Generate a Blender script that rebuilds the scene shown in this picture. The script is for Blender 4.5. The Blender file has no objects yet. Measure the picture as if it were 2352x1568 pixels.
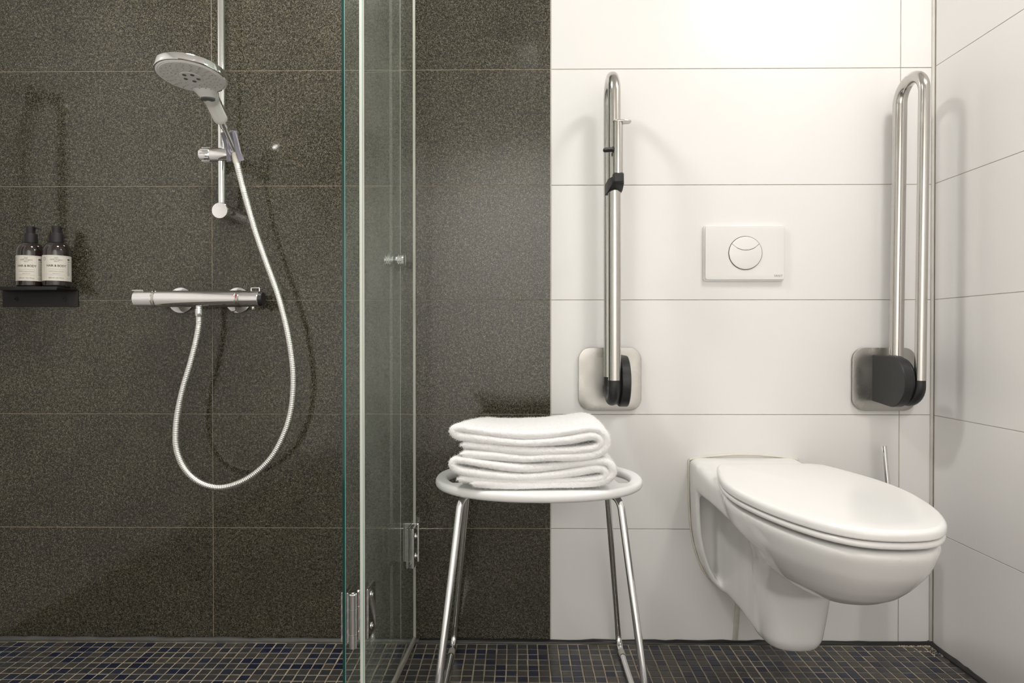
import bpy, bmesh, math, random
import numpy as np
from mathutils import Vector, Matrix
random.seed(7); RNG = np.random.default_rng(7)
PI = math.pi
scn = bpy.context.scene
C = scn.collection

# ------------------------------------------------------------------ camera
F_PX, IW, IH = 1474.0, 2352.0, 1568.0
CAM = Vector((0.0, -1.681, 0.800))
PITCH = math.atan(11 / F_PX); YAW = math.atan(16 / F_PX)
cd = bpy.data.cameras.new('camera'); cam = bpy.data.objects.new('camera', cd); C.objects.link(cam)
cam.location = CAM; cam.rotation_euler = (PI / 2 - PITCH, 0, YAW)
cd.sensor_width = 36.0; cd.lens = 36.0 * F_PX / IW; cd.clip_start = 0.02
scn.camera = cam
CR = cam.rotation_euler.to_matrix()

# ------------------------------------------------------------------ world, exposure
w = bpy.data.worlds.new('world'); scn.world = w; w.use_nodes = True
w.node_tree.nodes['Background'].inputs[0].default_value = (0.9, 0.92, 1, 1)
w.node_tree.nodes['Background'].inputs[1].default_value = 0.0
vs = scn.view_settings
vs.view_transform = 'Standard'; vs.look = 'None'; vs.gamma = 1; vs.use_curve_mapping = False
vs.exposure = 0.14
scn.cycles.max_bounces = 10; scn.cycles.transparent_max_bounces = 16
scn.cycles.caustics_reflective = False; scn.cycles.caustics_refractive = False
scn.cycles.sample_clamp_indirect = 6

# ceiling lamps of the room, then an added fill spot: (x, y, power, size, tint)
ROOM = dict(x0=-1.405, x1=1.075, y0=-2.75, y1=0.0, h=2.15)
LAMPS = [(0.915, -0.80, 7.2, .25, (1, .978, .945), 'AREA', 'round recessed ceiling lamp by the right wall'),
         (-0.55, -0.62, 12.0, .25, (1, .972, .93), 'AREA', 'round recessed ceiling lamp over the shower'),
         (0.05, -1.30, 430, .06, (1, .970, .930), 'SPOT', 'added fill spot on the ceiling turned to the rear wall')]  # unseen spot, added for soft bounce light off the rear wall

# ------------------------------------------------------------------ helpers
def at(px, py, Y):
    """point of the plane y = Y seen at a pixel of the 2352 x 1568 frame"""
    d = CR @ Vector(((px - IW / 2) / F_PX, -(py - IH / 2) / F_PX, -1))
    return CAM + d * ((Y - CAM.y) / d.y)

def link(o, parent=None):
    C.objects.link(o)
    if parent is not None: o.parent = parent
    return o

def mesh_obj(name, verts, faces, mat, parent=None, smooth=False, mats=None):
    me = bpy.data.meshes.new(name)
    me.from_pydata([tuple(v) for v in verts], [], faces); me.update()
    if mat is not None: me.materials.append(mat)
    if smooth: me.polygons.foreach_set('use_smooth', [True] * len(me.polygons))
    o = bpy.data.objects.new(name, me)
    return link(o, parent)

def bm_obj(name, bm, mat, parent=None, smooth=False):
    me = bpy.data.meshes.new(name); bmesh.ops.recalc_face_normals(bm, faces=bm.faces[:]); bm.to_mesh(me); bm.free()
    me.materials.append(mat)
    if smooth: me.polygons.foreach_set('use_smooth', [True] * len(me.polygons))
    return link(bpy.data.objects.new(name, me), parent)

def autosmooth(o, deg=35):
    me = o.data
    me.polygons.foreach_set('use_smooth', [True] * len(me.polygons))
    bm = bmesh.new(); bm.from_mesh(me)
    for e in bm.edges:
        if len(e.link_faces) == 2 and e.calc_face_angle(0) > math.radians(deg): e.smooth = False
    bm.to_mesh(me); bm.free()
    return o

def thing(name, label, cat, loc=(0, 0, 0), group=None):
    o = bpy.data.objects.new(name, None); o.empty_display_size = .05; link(o); o.location = loc
    o['label'] = label; o['category'] = cat
    if group: o['group'] = group
    return o

def rel(o, root):
    """mesh built in world coordinates -> child coordinates of an unrotated root"""
    o.data.transform(Matrix.Translation(-root.location)); o.parent = root
    return o

def tag(o, label, cat, group=None):
    o['label'] = label; o['category'] = cat
    if group: o['group'] = group
    return o

def struct(o): o['kind'] = 'structure'; return o

def box(name, lo, hi, mat, parent=None, bev=0.0, seg=2):
    bm = bmesh.new(); bmesh.ops.create_cube(bm, size=1)
    lo = Vector(lo); hi = Vector(hi)
    for v in bm.verts: v.co = Vector([lo[i] + (v.co[i] + .5) * (hi[i] - lo[i]) for i in range(3)])
    if bev: bmesh.ops.bevel(bm, geom=bm.edges[:], offset=bev, segments=seg, affect='EDGES', profile=.5)
    o = bm_obj(name, bm, mat, parent)
    return autosmooth(o, 50) if bev else o

def catmull(pts, step):
    P = [Vector(p) for p in pts]; P = [P[0] * 2 - P[1]] + P + [P[-1] * 2 - P[-2]]
    out = []
    for i in range(1, len(P) - 2):
        p0, p1, p2, p3 = P[i - 1:i + 3]; n = max(2, int((p2 - p1).length / step))
        for k in range(n):
            t = k / n
            out.append(.5 * ((2 * p1) + (p2 - p0) * t + (2 * p0 - 5 * p1 + 4 * p2 - p3) * t * t + (3 * p1 - p0 - 3 * p2 + p3) * t ** 3))
    out.append(P[-2]); return out

def fillet(pts, r, n=10):
    """polyline with its inner corners rounded to radius r"""
    P = [Vector(p) for p in pts]; out = [P[0]]
    for i in range(1, len(P) - 1):
        a = (P[i - 1] - P[i]); b = (P[i + 1] - P[i]); la, lb = a.length, b.length; a.normalize(); b.normalize()
        ang = a.angle(b); d = min(r / math.tan(ang / 2), la * .49, lb * .49); rr = d * math.tan(ang / 2)
        c = P[i] + (a + b).normalized() * (rr / math.sin(ang / 2))
        s = P[i] + a * d - c; e = P[i] + b * d - c
        for k in range(n + 1):
            out.append(c + (s.normalized() * math.sin((1 - k / n) * (PI - ang)) + e.normalized() * math.sin(k / n * (PI - ang))) / math.sin(PI - ang) * rr)
    out.append(P[-1]); return out

def tube(name, pts, r, mat, parent=None, seg=16, closed=False, cap=True, flat=None):
    """sweep a circle along pts; r a number or a list"""
    P = [Vector(p) for p in pts]; n = len(P); R = r if isinstance(r, (list, tuple)) else [r] * n
    V = []; Fc = []; prev = None
    for i in range(n):
        if closed: t = P[(i + 1) % n] - P[i - 1]
        else: t = P[min(i + 1, n - 1)] - P[max(i - 1, 0)]
        t.normalize()
        if prev is None:
            u = t.orthogonal().normalized()
        else:
            u = (prev - t * prev.dot(t)).normalized()
        prev = u; v = t.cross(u)
        for k in range(seg):
            a = 2 * PI * k / seg; V.append(P[i] + (u * math.cos(a) + v * math.sin(a)) * R[i])
    m = n if closed else n - 1
    for i in range(m):
        j = (i + 1) % n
        for k in range(seg):
            k2 = (k + 1) % seg; Fc.append((i * seg + k, i * seg + k2, j * seg + k2, j * seg + k))
    if cap and not closed:
        Fc.append(tuple(range(seg - 1, -1, -1))); Fc.append(tuple((n - 1) * seg + k for k in range(seg)))
    o = mesh_obj(name, V, Fc, mat, parent, True)
    return autosmooth(o, 50) if cap and not closed else o

def frame_of(axis):
    z = Vector(axis).normalized(); x = z.orthogonal().normalized(); y = z.cross(x)
    return Matrix((x, y, z)).transposed()

def lathe(name, prof, mat, parent=None, org=(0, 0, 0), axis=(0, 0, 1), seg=32, sharp=40):
    """prof: list of (radius, height along the axis)"""
    M = frame_of(axis); org = Vector(org); V = []; Fc = []; rows = []
    for (r, h) in prof:
        if r < 1e-6: rows.append([len(V)]); V.append(org + M @ Vector((0, 0, h)))
        else:
            rows.append(list(range(len(V), len(V) + seg)))
            for k in range(seg):
                a = 2 * PI * k / seg; V.append(org + M @ Vector((r * math.cos(a), r * math.sin(a), h)))
    for A, B in zip(rows, rows[1:]):
        if len(A) == 1 and len(B) == 1: continue
        for k in range(seg):
            k2 = (k + 1) % seg
            if len(A) == 1: Fc.append((A[0], B[k2], B[k]))
            elif len(B) == 1: Fc.append((A[k], A[k2], B[0]))
            else: Fc.append((A[k], A[k2], B[k2], B[k]))
    o = mesh_obj(name, V, Fc, mat, parent, True)
    bm = bmesh.new(); bm.from_mesh(o.data); bmesh.ops.recalc_face_normals(bm, faces=bm.faces[:]); bm.to_mesh(o.data); bm.free()
    return autosmooth(o, sharp)

def loft(name, secs, mat, parent=None, cap=True, smooth=True, sharp=60):
    """secs: list of closed rings with equal counts"""
    n = len(secs[0]); V = [Vector(p) for s in secs for p in s]; Fc = []
    for i in range(len(secs) - 1):
        for k in range(n):
            k2 = (k + 1) % n; Fc.append((i * n + k, i * n + k2, (i + 1) * n + k2, (i + 1) * n + k))
    if cap:
        Fc.append(tuple(range(n - 1, -1, -1))); Fc.append(tuple((len(secs) - 1) * n + k for k in range(n)))
    o = mesh_obj(name, V, Fc, mat, parent, smooth)
    bm = bmesh.new(); bm.from_mesh(o.data); bmesh.ops.recalc_face_normals(bm, faces=bm.faces[:]); bm.to_mesh(o.data); bm.free()
    return autosmooth(o, sharp) if smooth else o

def rrect(w, h, r, n=8):
    """rounded rectangle outline, counter-clockwise, centred"""
    out = []
    for (sx, sy, a0) in ((1, 1, 0), (-1, 1, 90), (-1, -1, 180), (1, -1, 270)):
        for k in range(n + 1):
            a = math.radians(a0 + 90 * k / n)
            out.append((sx * (w / 2 - r) + r * math.cos(a), sy * (h / 2 - r) + r * math.sin(a)))
    return out

def inset(poly, d):
    """move a counter-clockwise outline inward by d"""
    n = len(poly); out = []
    for i in range(n):
        a = Vector(poly[i - 1]); b = Vector(poly[i]); c = Vector(poly[(i + 1) % n])
        t = (c - a); t = t.normalized() if t.length > 1e-9 else Vector((1, 0))
        out.append((b.x - t.y * d, b.y + t.x * d))
    return out

def slab(name, poly, z0, z1, r, mat, parent=None, tf=None, dome=0.0, rb=None, fill=5, seg=4):
    """plate with a rounded upper (r) and lower (rb) edge; poly counter-clockwise in (u, v), height z, tf maps (u, v, z) to a point"""
    rb = r if rb is None else rb; tf = tf or (lambda u, v, z: (u, v, z)); rings = []
    cu = sum(p[0] for p in poly) / len(poly); cv = sum(p[1] for p in poly) / len(poly)
    if rb > 0:
        for k in range(seg + 1):
            a = PI / 2 * k / seg; rings.append((inset(poly, rb * (1 - math.sin(a))), z0 + rb * (1 - math.cos(a))))
    else: rings.append((poly, z0))
    for k in range(seg + 1):
        a = PI / 2 * k / seg; rings.append((inset(poly, r * (1 - math.cos(a))), z1 - r * (1 - math.sin(a)) if r else z1))
    top = rings[-1][0]
    for k in range(1, fill):
        s = 1 - k / fill
        rings.append(([(cu + (p[0] - cu) * s, cv + (p[1] - cv) * s) for p in top], z1 + dome * (1 - s * s)))
    secs = [[Vector(tf(u, v, z)) for (u, v) in ring] for ring, z in rings]
    return loft(name, secs, mat, parent, True, True, 40)

def joined(name, objs, mat, parent=None, smooth=True):
    bm = bmesh.new()
    for o in objs:
        o.data.transform(o.matrix_basis); bm.from_mesh(o.data)
        me = o.data; bpy.data.objects.remove(o); bpy.data.meshes.remove(me)
    return bm_obj(name, bm, mat, parent, smooth)

def text_obj(name, body, size, mat, parent, tf, align='CENTER', depth=.0002, bold=0.0, space=1.0):
    cu = bpy.data.curves.new(name, 'FONT'); cu.body = body; cu.size = size; cu.align_x = align; cu.extrude = depth
    cu.offset = bold; cu.space_character = space; cu.resolution_u = 3
    t = bpy.data.objects.new(name + '_tmp', cu); C.objects.link(t)
    dg = bpy.context.evaluated_depsgraph_get()
    me = bpy.data.meshes.new_from_object(t.evaluated_get(dg)); bpy.data.objects.remove(t); bpy.data.curves.remove(cu)
    for v in me.vertices: v.co = Vector(tf(v.co.x, v.co.y, v.co.z))
    me.name = name; me.materials.clear(); me.materials.append(mat)
    return link(bpy.data.objects.new(name, me), parent)

# ------------------------------------------------------------------ materials
def newmat(name):
    m = bpy.data.materials.new(name); m.use_nodes = True
    return m, m.node_tree.nodes, m.node_tree.links, m.node_tree.nodes['Principled BSDF']

def setp(b, **k):
    names = dict(color='Base Color', rough='Roughness', metal='Metallic', spec='Specular IOR Level', coat='Coat Weight', coatr='Coat Roughness',
                 trans='Transmission Weight', ior='IOR', sheen='Sheen Weight', sss='Subsurface Weight', aniso='Anisotropic')
    for a, v in k.items():
        if a == 'color' and len(v) == 3: v = (*v, 1)
        b.inputs[names[a]].default_value = v

def noise(N, L, vec, scale, detail=2, rough=.5):
    n = N.new('ShaderNodeTexNoise'); n.inputs['Scale'].default_value = scale; n.inputs['Detail'].default_value = detail
    n.inputs['Roughness'].default_value = rough
    if vec is not None: L.new(vec, n.inputs['Vector'])
    return n

def ramp(N, L, fac, stops):
    r = N.new('ShaderNodeValToRGB'); L.new(fac, r.inputs[0]); e = r.color_ramp.elements
    while len(e) < len(stops): e.new(.5)
    for el, (p, c) in zip(e, stops): el.position = p; el.color = (*c, 1)
    return r

def coords(N, L, per_object=True):
    """object coordinates shifted by the object's random number, so that copies differ"""
    tc = N.new('ShaderNodeTexCoord')
    if not per_object: return tc.outputs['Object']
    oi = N.new('ShaderNodeObjectInfo'); ml = N.new('ShaderNodeVectorMath'); ml.operation = 'SCALE'
    cb = N.new('ShaderNodeCombineXYZ'); L.new(oi.outputs['Random'], cb.inputs[0]); L.new(oi.outputs['Random'], cb.inputs[2])
    L.new(cb.outputs[0], ml.inputs[0]); ml.inputs['Scale'].default_value = 37.0
    ad = N.new('ShaderNodeVectorMath'); ad.operation = 'ADD'; L.new(tc.outputs['Object'], ad.inputs[0]); L.new(ml.outputs[0], ad.inputs[1])
    return ad.outputs[0]

def bump(N, L, b, h, strength=.2, dist=.001):
    n = N.new('ShaderNodeBump'); n.inputs['Strength'].default_value = strength; n.inputs['Distance'].default_value = dist
    L.new(h, n.inputs['Height']); L.new(n.outputs[0], b.inputs['Normal'])

def simple(name, color, rough=.4, var=.0, scale=30, bmp=0, **k):
    """principled colour with a little procedural unevenness"""
    m, N, L, b = newmat(name); setp(b, color=color, rough=rough, **k)
    v = coords(N, L); n = noise(N, L, v, scale, 3)
    lo = tuple(c * (1 - var) for c in color); hi = tuple(min(1, c * (1 + var)) for c in color)
    r = ramp(N, L, n.outputs[0], [(.3, lo), (.7, hi)]); L.new(r.outputs[0], b.inputs['Base Color'])
    if bmp: bump(N, L, b, n.outputs[0], bmp)
    return m

def granite(name):
    m, N, L, b = newmat(name); v = coords(N, L)
    n1 = noise(N, L, v, 540, 3, .7); n3 = noise(N, L, v, 7, 3, .6); n2 = noise(N, L, v, 150, 2, .6)
    vo = N.new('ShaderNodeTexVoronoi'); vo.inputs['Scale'].default_value = 560; L.new(v, vo.inputs['Vector'])
    bw = N.new('ShaderNodeSeparateColor'); L.new(vo.outputs['Color'], bw.inputs[0])
    m1 = N.new('ShaderNodeMath'); m1.operation = 'MULTIPLY_ADD'; L.new(bw.outputs[0], m1.inputs[0]); m1.inputs[1].default_value = .20; L.new(n1.outputs[0], m1.inputs[2])
    mx = N.new('ShaderNodeMath'); mx.operation = 'MULTIPLY_ADD'; L.new(n2.outputs[0], mx.inputs[0]); mx.inputs[1].default_value = .35; L.new(m1.outputs[0], mx.inputs[2])
    r = ramp(N, L, mx.outputs[0], [(.58, (.0026, .0023, .0016)), (.70, (.0195, .0178, .0125)), (.82, (.066, .0605, .0435)), (.95, (.20, .186, .14))])
    hs = N.new('ShaderNodeMix'); hs.data_type = 'RGBA'; hs.blend_type = 'MULTIPLY'; hs.inputs[0].default_value = .5
    r3 = ramp(N, L, n3.outputs[0], [(.3, (.72, .71, .70)), (.7, (1.25, 1.23, 1.18))])
    L.new(r.outputs[0], hs.inputs[6]); L.new(r3.outputs[0], hs.inputs[7]); L.new(hs.outputs[2], b.inputs['Base Color'])
    setp(b, rough=.16, spec=.55)
    rr = N.new('ShaderNodeMapRange'); L.new(n1.outputs[0], rr.inputs[0]); rr.inputs[1].default_value = .3; rr.inputs[2].default_value = .7
    rr.inputs[3].default_value = .065; rr.inputs[4].default_value = .15; L.new(rr.outputs[0], b.inputs['Roughness'])
    bump(N, L, b, n1.outputs[0], .025, .0003)
    return m

def white_tile(name):
    m, N, L, b = newmat(name); v = coords(N, L)
    n = noise(N, L, v, 2.5, 2); r = ramp(N, L, n.outputs[0], [(.3, (.835, .820, .805)), (.7, (.855, .840, .825))])
    L.new(r.outputs[0], b.inputs['Base Color']); setp(b, rough=.27, spec=.5)
    n2 = noise(N, L, v, 14, 2); bump(N, L, b, n2.outputs[0], .05, .0008)
    return m

def mosaic(name, cols):
    m, N, L, b = newmat(name); oi = N.new('ShaderNodeObjectInfo'); v = coords(N, L)
    r = ramp(N, L, oi.outputs['Random'], cols); r.color_ramp.interpolation = 'CONSTANT'
    n = noise(N, L, v, 90, 3); r2 = ramp(N, L, n.outputs[0], [(.3, (.75, .75, .75)), (.75, (1.25, 1.25, 1.25))])
    x = N.new('ShaderNodeMix'); x.data_type = 'RGBA'; x.blend_type = 'MULTIPLY'; x.inputs[0].default_value = 1
    L.new(r.outputs[0], x.inputs[6]); L.new(r2.outputs[0], x.inputs[7]); L.new(x.outputs[2], b.inputs['Base Color'])
    setp(b, rough=.3); bump(N, L, b, n.outputs[0], .12, .0006)
    return m

def metal(name, color, rough, streak=0.0, axis=2):
    m, N, L, b = newmat(name); setp(b, color=color, rough=rough, metal=1)
    v = coords(N, L); mp = N.new('ShaderNodeMapping'); L.new(v, mp.inputs[0])
    mp.inputs['Scale'].default_value = (22, 22, 22) if not streak else tuple(4 if i == axis else 900 for i in range(3))
    n = noise(N, L, mp.outputs[0], 1, 2)
    rr = N.new('ShaderNodeMapRange'); L.new(n.outputs[0], rr.inputs[0]); rr.inputs[1].default_value = .3; rr.inputs[2].default_value = .7
    rr.inputs[3].default_value = rough * .8; rr.inputs[4].default_value = rough * 1.25; L.new(rr.outputs[0], b.inputs['Roughness'])
    if streak: bump(N, L, b, n.outputs[0], streak, .0003)
    return m

def pane_glass(name, tint=(.955, .975, .962), haze=.045):
    """clear sheet: each face lets light through with a tint, mirrors by Fresnel, and carries a thin film of limescale"""
    m, N, L, b = newmat(name); N.remove(b); out = N['Material Output']
    tr = N.new('ShaderNodeBsdfTransparent'); tr.inputs[0].default_value = (*tint, 1)
    gl = N.new('ShaderNodeBsdfGlossy'); gl.inputs['Roughness'].default_value = .015
    fr = N.new('ShaderNodeFresnel'); fr.inputs[0].default_value = 1.45
    mx = N.new('ShaderNodeMixShader'); ge = N.new('ShaderNodeNewGeometry'); fm = N.new('ShaderNodeMath'); fm.operation = 'MULTIPLY_ADD'      # the mirror image comes from the outer face of each side
    inv = N.new('ShaderNodeMath'); inv.operation = 'SUBTRACT'; inv.inputs[0].default_value = 1; L.new(ge.outputs['Backfacing'], inv.inputs[1])
    L.new(fr.outputs[0], fm.inputs[0]); L.new(inv.outputs[0], fm.inputs[1]); fm.inputs[2].default_value = 0
    L.new(fm.outputs[0], mx.inputs[0]); L.new(tr.outputs[0], mx.inputs[1]); L.new(gl.outputs[0], mx.inputs[2])
    df = N.new('ShaderNodeBsdfDiffuse'); df.inputs[0].default_value = (.75, .8, .74, 1)
    v = coords(N, L, False); n = noise(N, L, v, 9, 4, .6); mr = N.new('ShaderNodeMapRange'); L.new(n.outputs[0], mr.inputs[0])
    mr.inputs[1].default_value = .3; mr.inputs[2].default_value = .7; mr.inputs[3].default_value = haze * .5; mr.inputs[4].default_value = haze * 1.5
    m2 = N.new('ShaderNodeMixShader'); L.new(mr.outputs[0], m2.inputs[0]); L.new(mx.outputs[0], m2.inputs[1]); L.new(df.outputs[0], m2.inputs[2])
    L.new(m2.outputs[0], out.inputs[0])
    return m

def terry(name):
    m, N, L, b = newmat(name); setp(b, color=(.9, .895, .88), rough=.95, spec=.1, sheen=.3)
    v = coords(N, L, False); n = noise(N, L, v, 700, 2, .6)
    r = ramp(N, L, n.outputs[0], [(.3, (.93, .926, .92)), (.65, (.97, .968, .965))]); L.new(r.outputs[0], b.inputs['Base Color'])
    bump(N, L, b, n.outputs[0], .5, .001)
    return m

M = {}
M['granite'] = granite('dark_granite_tile')
M['white_tile'] = white_tile('white_satin_tile')
M['grout'] = simple('tan_grout', (.27, .23, .165), .9, .25, 60)
M['grout_light'] = simple('pale_grout', (.42, .385, .33), .9, .12, 40)
M['grout_floor'] = simple('sandy_floor_grout', (.40, .335, .245), .9, .3, 25)
GREYS = [(0, (.044, .043, .043)), (.14, (.056, .051, .047)), (.27, (.036, .038, .043)), (.4, (.066, .059, .052)), (.52, (.028, .031, .040)),
         (.64, (.050, .048, .048)), (.76, (.012, .017, .040)), (.86, (.007, .011, .032)), (.93, (.018, .025, .048))]
M['mosaic'] = mosaic('grey_blue_mosaic', GREYS)
M['plaster'] = simple('white_painted_plaster', (.80, .79, .77), .8, .02, 6)
M['chrome'] = metal('polished_chrome', (.86, .86, .86), .045)
M['steel'] = metal('brushed_stainless_steel', (.56, .54, .51), .17)
M['steel_plate'] = metal('brushed_steel_plate', (.45, .437, .41), .30)
M['hose'] = metal('ribbed_hose_metal', (.86, .86, .83), .30)
M['black'] = simple('matt_black_plastic', (.014, .0145, .015), .42, .12, 60)
M['shelf_black'] = simple('black_powder_coated_metal', (.007, .0068, .006), .5, .12, 200, .1)
M['porcelain'] = simple('white_glazed_porcelain', (.86, .853, .84), .09, .01, 3, 0, coat=.3, coatr=.03)
M['lid'] = simple('white_toilet_seat_plastic', (.89, .883, .87), .16, .01, 3)
M['white_plastic'] = simple('white_plastic', (.88, .87, .85), .22, .01, 5)
M['stool_white'] = simple('white_moulded_plastic', (.86, .86, .855), .32, .01, 6)
M['flush'] = simple('white_flush_plate_plastic', (.82, .81, .79), .2, .008, 6)
M['dark_gap'] = simple('dark_gap', (.06, .05, .04), .8, .1, 50)
M['grey_button'] = simple('grey_rubber', (.11, .115, .11), .45, .06, 60)
M['nozzle'] = simple('grey_silicone_nozzle', (.36, .34, .31), .5, .08, 90)
M['lilac'] = simple('translucent_lilac_plastic', (.84, .81, .98), .12, .04, 30, 0, trans=.7, ior=1.3)
M['glass'] = pane_glass('shower_glass')
M['edge_teal'] = simple('polished_glass_edge', (.003, .046, .038), .08, .2, 4, 0, coat=.5)
M['edge_pale'] = simple('pale_green_seal_strip', (.70, .74, .67), .25, .05, 5)
M['edge_line'] = simple('teal_glass_line', (.16, .42, .40), .1, .1, 5)
M['seal'] = simple('milky_silicone_seal', (.66, .63, .56), .3, .06, 12)
M['caulk'] = simple('cream_silicone', (.78, .745, .65), .45, .05, 25)
M['caulk_grey'] = simple('grey_silicone', (.50, .47, .42), .45, .08, 25)
M['caulk_black'] = simple('black_silicone', (.013, .0125, .012), .35, .2, 30)
M['caulk_floor'] = simple('charcoal_silicone', (.085, .085, .080), .35, .15, 20)
M['caulk_strip'] = simple('white_joint_filler', (.62, .59, .53), .6, .08, 40)
M['caulk_corner'] = simple('pale_corner_silicone', (.66, .64, .59), .45, .05, 25)
M['lime'] = simple('flaking_limescale', (.55, .47, .34), .9, .3, 120, .4)
M['bottle'] = simple('dark_brown_bottle_plastic', (.020, .013, .011), .08, .15, 9, 0, coat=.6)
M['pump'] = simple('matt_black_pump', (.013, .013, .014), .5, .08, 60)
M['label'] = simple('cream_paper_label', (.70, .67, .60), .6, .02, 40)
M['ink'] = simple('dark_ink', (.05, .045, .04), .7, .05, 60)
M['ink_soft'] = simple('soft_grey_ink', (.32, .30, .27), .7, .05, 60)
M['red'] = simple('red_mark', (.55, .03, .02), .5, .05, 60)
M['terry'] = terry('white_terry_cloth')

# ------------------------------------------------------------------ room shell
X0, X1, Y0, HH = ROOM['x0'], ROOM['x1'], ROOM['y0'], ROOM['h']
T = .012           # tile thickness, back slab starts behind
wall_back = struct(box('wall_back', (X0 - .1, .0008, -.12), (X1 + .1, .12, HH + .05), M['grout']))
wall_right = struct(box('wall_right', (X1 + .0010, Y0 - .1, -.12), (X1 + .12, .12, HH + .05), M['grout_light']))
wall_left = struct(box('wall_left', (X0 - .12, Y0 - .1, -.12), (X0 - .0010, .12, HH + .05), M['grout_light']))
wall_front = struct(box('wall_front', (X0 - .1, Y0 - .12, -.12), (X1 + .1, Y0, HH + .05), M['plaster']))
ceiling = struct(box('ceiling', (X0 - .1, Y0 - .1, HH), (X1 + .1, .1, HH + .1), M['plaster']))
floor = struct(box('floor', (X0 - .1, Y0 - .1, -.12), (X1 + .1, .1, -.0012), M['grout_floor']))

ROWS = [-.003, .2965, .5965, .8960, 1.1955, 1.4975, 1.7975, 2.0975]
GAP = .0015
tile_mesh = {}
def tile(name, w_, h_, mat, parent, M4):
    """tile of w x h lying in local x, z with its face at local y = 0 looking to -y"""
    key = (round(w_, 4), round(h_, 4), mat.name)
    if key not in tile_mesh:
        bm = bmesh.new(); bmesh.ops.create_cube(bm, size=1)
        for v in bm.verts: v.co = Vector((v.co.x * w_, (v.co.y + .5) * .008, v.co.z * h_))
        bmesh.ops.bevel(bm, geom=[e for e in bm.edges if e.verts[0].co.y < .001 and e.verts[1].co.y < .001], offset=.0005, segments=1, affect='EDGES')
        me = bpy.data.meshes.new(name); bm.to_mesh(me); bm.free(); me.materials.append(mat); tile_mesh[key] = me
    o = bpy.data.objects.new(name, tile_mesh[key]); o.matrix_basis = M4; link(o, parent); return o

JX = [X0, -.8075, .0835, .9905, X1]
for a, b in zip(ROWS, ROWS[1:] + [HH]):
    hh = b - a - GAP
    for i in range(4):
        dark = i < 2; g = GAP if dark or i == 3 else GAP
        lo, hi = JX[i] + g / 2, JX[i + 1] - g / 2
        if i == 3: hi -= .004
        tile('granite_tile' if dark else 'white_wall_tile', hi - lo, hh, M['granite' if dark else 'white_tile'], wall_back,
             Matrix.Translation(((lo + hi) / 2, RNG.uniform(0, .0003), (a + b) / 2)))
    for k, (ya, yb) in enumerate(((-.009, -.72), (-.72, -1.62), (-1.62, -2.52), (-2.52, Y0))):
        ww = ya - yb - GAP
        tile('white_wall_tile', ww, hh, M['white_tile'], wall_right,
             Matrix.Translation((X1, (ya + yb) / 2, (a + b) / 2)) @ Matrix.Rotation(-PI / 2, 4, 'Z'))
        tile('white_wall_tile', ww, hh, M['white_tile'], wall_left,
             Matrix.Translation((X0, (ya + yb) / 2, (a + b) / 2)) @ Matrix.Rotation(PI / 2, 4, 'Z'))

# floor mosaic: the 300 pieces that show largest are single parts, the others one joined part
PT = .0262; TS = .0236
bm = bmesh.new(); bmesh.ops.create_cube(bm, size=1)
for v in bm.verts: v.co = Vector((v.co.x * TS, v.co.y * TS, (v.co.z - .5) * .006))
bmesh.ops.bevel(bm, geom=[e for e in bm.edges if e.verts[0].co.z > -.001 and e.verts[1].co.z > -.001], offset=.0012, segments=1, affect='EDGES')
mos = bpy.data.meshes.new('mosaic_tile'); bm.to_mesh(mos); mos.materials.append(M['mosaic']); base_v = [v.co.copy() for v in bm.verts]
base_f = [[v.index for v in f.verts] for f in bm.faces]; bm.free()
cells = []
for j in range(0, int(-Y0 / PT)):
    y = -.0165 - (j + .5) * PT
    for i in range(int((X1 - X0) / PT)):
        x = X0 + .012 + (i + .5) * PT
        if x + TS / 2 > X1 - .001: continue
        d = CR.transposed() @ (Vector((x, y, 0)) - CAM)
        u = IW / 2 - d.x / d.z * F_PX; vv = IH / 2 + d.y / d.z * F_PX
        inside = d.z < 0 and -5 < u < IW + 5 and vv < IH + 4
        cells.append((0 if inside else 1, -abs(vv) if inside else 0, x, y))
vis = sorted([c for c in cells if c[0] == 0], key=lambda c: c[1])
single = set((c[2], c[3]) for c in vis[:300])
SV = []; SF = []; SM = []
for c in cells:
    x, y = c[2], c[3]; jz = RNG.uniform(-.0003, .0003); jx, jy = RNG.uniform(-.0005, .0005, 2); rz = RNG.uniform(-.012, .012)
    if (x, y) in single:
        o = bpy.data.objects.new('mosaic_tile', mos); o.location = (x + jx, y + jy, jz); o.rotation_euler = (0, 0, rz); link(o, floor)
    else:
        if c[0] == 1 and y < -.45: jx = jy = 0
        n0 = len(SV); k = int(RNG.integers(0, len(GREYS)))
        SV += [(b.x + x + jx, b.y + y + jy, b.z + jz) for b in base_v]; SF += [[q + n0 for q in f] for f in base_f]; SM += [k] * len(base_f)
rest = mesh_obj('mosaic_field', SV, SF, None, floor); rest['kind'] = 'stuff'
for k, (p, col) in enumerate(GREYS): rest.data.materials.append(simple('mosaic_piece_%d' % k, col, .3, .2, 90, .1))
rest.data.polygons.foreach_set('material_index', SM)

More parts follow.
